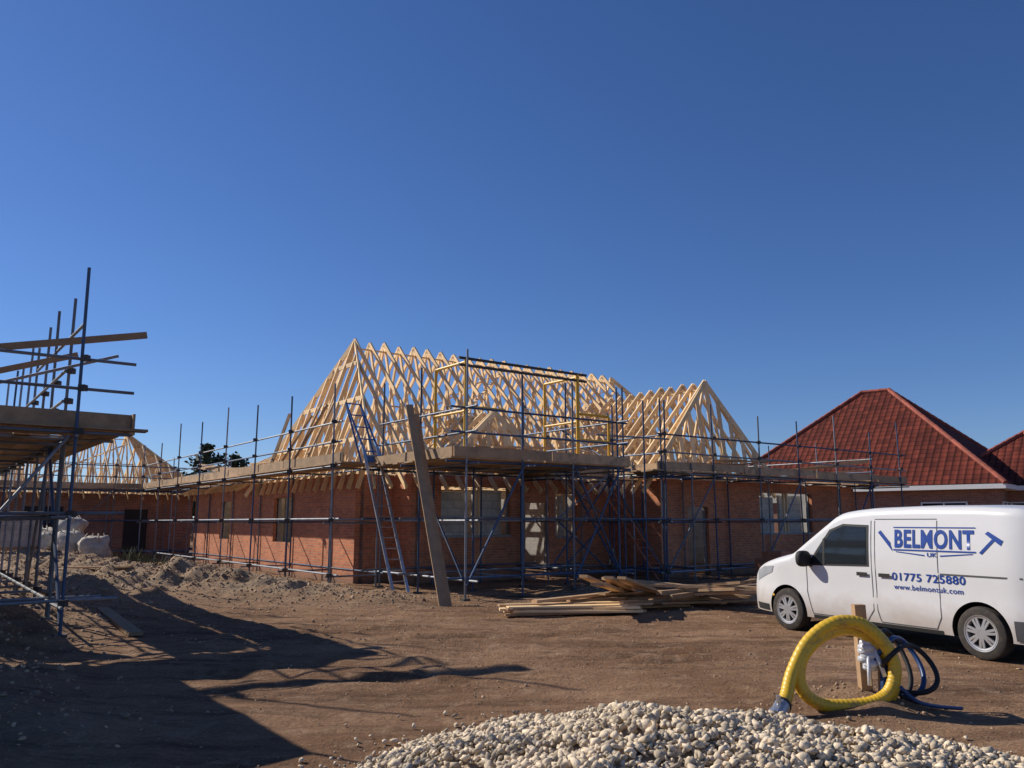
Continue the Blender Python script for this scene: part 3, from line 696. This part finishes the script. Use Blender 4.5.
def patch(poly,off,m,name,both=True,parts=None):
    bm=bmesh.new()
    for sg in ((-1,1) if both else (-1,)):
        vv=[bm.verts.new((x,0,z)) for x,z in poly]; f=bm.faces.new(vv)
    bmesh.ops.triangulate(bm,faces=bm.faces)
    bmesh.ops.subdivide_edges(bm,edges=bm.edges,cuts=4,use_grid_fill=True)
    n=len(poly); bm.verts.ensure_lookup_table()
    seen=set(); sg=-1
    for v0 in bm.verts:
        if v0 in seen: continue
        st=[v0]; seen.add(v0); isl=[]
        while st:
            v=st.pop(); isl.append(v)
            for e in v.link_edges:
                o_=e.other_vert(v)
                if o_ not in seen: seen.add(o_); st.append(o_)
        for v in isl: v.co.y=sg*(sy(v.co.x,v.co.z)+off)
        sg=1
    for f in bm.faces:
        f.normal_update()
        if f.normal.y*f.calc_center_median().y<0: f.normal_flip()
        f.smooth=True
    me=bpy.data.meshes.new(name); bm.to_mesh(me); bm.free(); me.materials.append(m)
    o_=bpy.data.objects.new(name,me); scn.collection.objects.link(o_); o_.parent=van
seal=M('seal',(.02,.02,.02),.6)
patch([(1.36,1.0),(2.46,1.03),(2.46,1.60),(2.02,1.615),(1.78,1.53)],.004,seal,'window_seal')
patch([(1.43,1.03),(2.42,1.06),(2.42,1.57),(2.03,1.585),(1.81,1.50)],.008,glass,'side_window')
patch([(1.66,1.03),(1.70,1.03),(1.70,1.42),(1.66,1.39)],.011,seal,'quarter_bar')
def strip(pts,w,name='seam',m=seal,off=.003):
    for (x0,z0),(x1,z1) in zip(pts,pts[1:]):
        d_=math.hypot(x1-x0,z1-z0); nx_,nz_=-(z1-z0)/d_*w/2,(x1-x0)/d_*w/2
        patch([(x0-nx_,z0-nz_),(x1-nx_,z1-nz_),(x1+nx_,z1+nz_),(x0+nx_,z0+nz_)],off,m,name)
seam=M('panel_gap',(.10,.10,.10),.8)
strip([(1.34,.98),(1.34,.62),(1.42,.30),(2.38,.30),(2.50,.45),(2.50,1.66)],.012,m=seam)
strip([(2.56,1.66),(2.56,.45),(2.60,.30),(3.42,.30),(3.50,.45),(3.50,.98)],.011,m=seam)
strip([(3.50,1.0),(3.50,1.66)],.011,m=seam); strip([(2.56,1.68),(3.50,1.68)],.010,m=seam)
strip([(3.52,.985),(4.55,.985)],.022,m=seam)
strip([(1.42,.26),(3.5,.26)],.05,m=blk,name='sill')
patch([(2.26,.90),(2.44,.90),(2.44,.95),(2.26,.95)],.022,blk,'door_handle'); patch([(2.62,.90),(2.80,.90),(2.80,.95),(2.62,.95)],.022,blk,'door_handle')
patch([(.16,.70),(.62,.86),(.66,.96),(.42,.94),(.20,.86)],.006,M('lamp_glass',(.45,.47,.5),.08),'headlight')
patch([(.62,.50),(.66,.50),(.66,.53),(.62,.53)],.006,yel,'indicator')
patch([(4.60,.95),(4.70,.95),(4.70,1.45),(4.63,1.45)],.008,M('red_lens',(.45,.01,.01),.15),'tail_light')
patch([(.12,.26),(.50,.26),(.50,.36),(.10,.36)],.005,blk,'lower_bumper'); patch([(4.42,.27),(4.68,.27),(4.68,.50),(4.42,.50)],.010,M('grey_plastic',(.09,.09,.10),.6),'rear_bumper')
mb=MB()
mb.ball((1.40,-1.02,1.10),(.07,.13,.12),0,14,10,.7);mb.ball((1.40,1.02,1.10),(.07,.13,.12),0,14,10,.7); mb.beam((1.42,-.86,1.0),(1.42,-1.0,1.04),.08,.05);mb.beam((1.42,.86,1.0),(1.42,1.0,1.04),.08,.05)
mb.beam((-.012,-.42,.55),(-.012,.42,.55),.03,.16,0);mb.beam((4.745,-.84,.38),(4.745,.84,.38),.08,.2,0)
mb.beam((4.742,-.005,.5),(4.742,.005,.5),.01,.9,0)
mb.beam((4.745,0,.55),(4.745,0,1.55),.012,.012,0)
mb.build('trim',[blk],van,True,local=True)
mb=MB(); mb.beam((4.75,-.26,.72),(4.75,.26,.72),.01,.11); mb.build('number_plate',[yel],van,local=True)
mb=MB(); mb.beam((4.746,-.72,1.28),(4.746,-.12,1.28),.008,.42);mb.beam((4.746,.12,1.28),(4.746,.72,1.28),.008,.42); mb.build('rear_windows',[glass],van,local=True)
silver=M('hubcap_silver',(.50,.50,.51),.35,.5,.1,8,.15)
tyre=M('tyre',(.035,.030,.026),.85,0,.1,20,.3,dirt=(.09,.065,.045))
def wheel(x,sg):
    mb=MB(); n=40; c=V((x,sg*.80,WR))
    prf=[(.19,-.09),(.20,-.105),(.27,-.11),(.303,-.095),(.315,-.06),(.315,.06),(.303,.095),(.27,.11),(.20,.105),(.19,.09)]
    vs=[c+V((math.cos(t)*rr,yy,math.sin(t)*rr)) for rr,yy in prf for t in [2*math.pi*i/n for i in range(n)]]
    fs=[(a_*n+i,a_*n+(i+1)%n,((a_+1)%len(prf))*n+(i+1)%n,((a_+1)%len(prf))*n+i) for a_ in range(len(prf)) for i in range(n)]
    mb.add(vs,fs,0)
    mb.tube(c,c+V((0,sg*.055,0)),.195,1,n); 
    for k in range(n):
        t0=2*math.pi*k/n;t1=2*math.pi*(k+1)/n
        p=lambda t,rr,yy:c+V((math.cos(t)*rr,sg*yy,math.sin(t)*rr))
        mb.add([p(t0,.215,.108),p(t1,.215,.108),p(t1,.178,.098),p(t0,.178,.098)],[(0,1,2,3)],2,.5)
        mb.add([p(t0,.178,.098),p(t1,.178,.098),p(t1,.17,.06),p(t0,.17,.06)],[(0,1,2,3)],2,.5)
    mb.tube(c+V((0,sg*.05,0)),c+V((0,sg*.105,0)),.055,2,20)
    for k in range(7):
        for dd in (-.13,.13):
            t=2*math.pi*k/7+.2; d0=V((math.cos(t+dd*2),0,math.sin(t+dd*2)));d1=V((math.cos(t+dd),0,math.sin(t+dd)))
            mb.beam(c+d0*.045+V((0,sg*.095,0)),c+d1*.182+V((0,sg*.088,0)),.03,.022,2,up=(0,1,0),rnd=.5)
    o_=mb.build('wheel',[tyre,blk,silver],van,False,local=True)
    try: o_.data.polygons.foreach_set('use_smooth',[True]*len(o_.data.polygons)); o_.data.set_sharp_from_angle(angle=math.radians(35))
    except Exception: pass
for x in WX:
    for sg in (-1,1): wheel(x,sg)
blueink=M('blue_vinyl',(.015,.06,.30),.35,0,.05,3,.05)
def text(s_,x0,x1,z0,z1,bold=0.0,name='lettering',mat=blueink,shear=0):
    cu=bpy.data.curves.new('t','FONT'); cu.body=s_; cu.offset=bold; cu.size=1; cu.resolution_u=4; cu.shear=shear; cu.space_character=1.08
    to=bpy.data.objects.new('t',cu); scn.collection.objects.link(to); dg=bpy.context.evaluated_depsgraph_get()
    me=bpy.data.meshes.new_from_object(to.evaluated_get(dg)); bpy.data.objects.remove(to)
    X=[v.co.x for v in me.vertices];Y=[v.co.y for v in me.vertices]
    for v in me.vertices:
        x=x0+(v.co.x-min(X))/(max(X)-min(X))*(x1-x0); z=z0+(v.co.y-min(Y))/(max(Y)-min(Y))*(z1-z0); v.co=(x,-(sy(x,z)+.006),z)
    me.materials.clear(); me.materials.append(mat)
    o_=bpy.data.objects.new(name,me); scn.collection.objects.link(o_); o_.parent=van
text('BELMONT',2.88,4.00,1.30,1.545,.032)
text('01775 725880',2.82,3.86,.87,.975,.018)
text('www.belmontuk.com',2.84,3.82,.755,.825,.008)
text('UK',3.36,3.50,1.195,1.25,.02)
patch([(2.86,1.265),(4.02,1.265),(4.02,1.283),(2.86,1.283)],.006,blueink,'underline',False)
patch([(2.90,1.245),(3.32,1.205),(3.32,1.22),(2.90,1.255)],.006,blueink,'underline',False);patch([(3.54,1.205),(3.98,1.245),(3.98,1.255),(3.54,1.22)],.006,blueink,'underline',False)
patch([(2.86,1.565),(4.02,1.565),(4.02,1.578),(2.86,1.578)],.006,blueink,'overline',False)
patch([(2.62,1.50),(2.66,1.53),(2.82,1.36),(2.78,1.33)],.006,blueink,'chisel',False);patch([(2.76,1.35),(2.80,1.39),(2.85,1.25)],.006,blueink,'chisel_tip',False)
patch([(4.06,1.27),(4.09,1.25),(4.28,1.44),(4.25,1.46)],.006,blueink,'hammer_handle',False);patch([(4.14,1.50),(4.18,1.53),(4.36,1.42),(4.33,1.36)],.006,blueink,'hammer_head',False)
# ------------------------------------------------------------------ vegetation & far things
def leafmat(name,c1,c2):
    m,nt,b=newmat(name); at=N(nt,'ShaderNodeAttribute',attribute_name='rnd').outputs['Fac']
    nt.links.new(mixc(nt,at,c1,c2),b.inputs['Base Color']); b.inputs['Roughness'].default_value=.7; return m
leaf=leafmat('foliage',(.015,.03,.012),(.05,.075,.03)); bark=M('bark',(.10,.07,.05),.9)
def tree(x,y,h,w,n=1500,ls=.28):
    e=empty('broadleaf_tree',(x,y,0)); mb=MB()
    mb.tube((x,y,-.2),(x,y,h*.5),.2,0,8,r2=.12)
    L=MB(); cl=[]
    for k in range(30):
        z=R(.25,1)*h
        rad=w*math.sqrt(max(.05,1-((z/h-.62)/.4)**2))
        a=R(0,6.28); q=R(.2,.85)*rad; c=V((x+math.cos(a)*q,y+math.sin(a)*q,z)); cl.append((c,max(.3,rad*.36)))
        mb.tube((x,y,z*.6),c,.06,0,5,r2=.02)
    for i in range(n):
        c,s2=random.choice(cl); p=c+V((random.gauss(0,s2*.55),random.gauss(0,s2*.55),random.gauss(0,s2*.45)))
        a=V((R(-1,1),R(-1,1),R(-1,1))).normalized()*ls*R(.6,1.2); b2=a.cross(V((R(-1,1),R(-1,1),R(-1,1)))).normalized()*ls*.6
        L.add([p-a,p+b2,p+a,p-b2],[(0,1,2,3)],0)
    mb.build('trunk',[bark],e);L.build('crown',[leaf],e)
tree(-28.8,76,8.6,1.9,1500,.26); tree(-26.6,77,7.9,1.6,1200,.26); tree(-31.0,78,6.8,2.2,1000,.26)
L=MB()
for i in range(9000):
    a=R(-.95,.95); d_=R(88,104); x=math.sin(a)*d_;y=math.cos(a)*d_
    hm=2.6+1.6*noise.noise((a*9,0,0))+1.2*noise.noise((a*31,2,0)); z=R(0,1)**.8*hm
    p=V((x,y,z)); q=V((R(-1,1),R(-1,1),R(-1,1))).normalized()*.7; b2=q.cross(V((R(-1,1),R(-1,1),R(-1,1)))).normalized()*.5
    L.add([p-q,p+b2,p+q,p-b2],[(0,1,2,3)],0)
L.build('tree_line',[leaf])
grassm=leafmat('weed_green',(.05,.07,.025),(.16,.16,.07))
def weeds(x,y,n,sp,h):
    mb=MB()
    for i in range(n):
        px=random.gauss(x,sp);py=random.gauss(y,sp*.7); z=gh(px,py); hh=h*R(.4,1.2); a=R(0,6.28); w=.010*R(.8,2)
        d=V((math.cos(a),math.sin(a),0)); t=V((R(-.5,.5),R(-.5,.5),1))*hh
        b0=V((px,py,z)); mb.add([b0-d*w,b0+d*w,b0+t*.6+d*w*.8,b0+t*.6-d*w*.8,b0+t+V((R(-.1,.1),0,0))],[(0,1,2,3),(3,2,4)],0)
    mb.build('weeds',[grassm],origin=(0,0,0))
weeds(-11.0,24.6,170,.35,.5)
mb=MB()
for i in range(26):
    p=V((-40+3.4*i,66,0)); mb.tube(p,p+Z*2,.03)
    for k in range(8): mb.prism((p.x+.1+.41*k,66),(p.x+.48+.41*k,66),(0,1),.02,.05,1.7+R(0,.05),1)
mb.build('panel_fence',[galv,M('fence_boards',(.24,.16,.10),.9,0,.5)])
# ------------------------------------------------------------------ light, sky, camera
sun_el=math.radians(35); sx_,sy_=-.91,.41; nrm=math.hypot(sx_,sy_); sx_/=nrm; sy_/=nrm
to_sun=V((sx_*math.cos(sun_el),sy_*math.cos(sun_el),math.sin(sun_el)))
ld=bpy.data.lights.new('sun','SUN'); ld.energy=5.0; ld.angle=math.radians(.5); ld.color=(1,.92,.80)
lo=bpy.data.objects.new('sun',ld); scn.collection.objects.link(lo); lo.rotation_euler=to_sun.to_track_quat('Z','Y').to_euler(); lo.location=(0,0,30)
w=bpy.data.worlds.new('World'); scn.world=w; w.use_nodes=True; nt=w.node_tree; bg=nt.nodes['Background']
sk=nt.nodes.new('ShaderNodeTexSky'); sk.sky_type='NISHITA'; sk.sun_disc=False; sk.sun_elevation=sun_el; sk.sun_rotation=math.atan2(sx_,sy_)
sk.air_density=1.0; sk.dust_density=.15; sk.ozone_density=3.2; sk.altitude=500
tn=nt.nodes.new('ShaderNodeMix'); tn.data_type='RGBA'; tn.blend_type='MULTIPLY'; tn.inputs[0].default_value=1; tn.inputs[7].default_value=(.80,.92,1.24,1)
nt.links.new(sk.outputs[0],tn.inputs[6]); hs_=nt.nodes.new('ShaderNodeHueSaturation'); hs_.inputs['Saturation'].default_value=1.06
nt.links.new(tn.outputs[2],hs_.inputs['Color']); nt.links.new(hs_.outputs[0],bg.inputs[0]); bg.inputs[1].default_value=.077
cd=bpy.data.cameras.new('camera'); cam=bpy.data.objects.new('camera',cd); scn.collection.objects.link(cam)
cam.location=(0,0,1.65); cam.rotation_euler=(math.radians(90+9.7),0,0); cd.sensor_width=36; cd.lens=36*804/1024; cd.clip_end=5000; cd.clip_start=.05
scn.camera=cam
scn.view_settings.view_transform='Standard'; scn.view_settings.look='None'; scn.view_settings.exposure=0
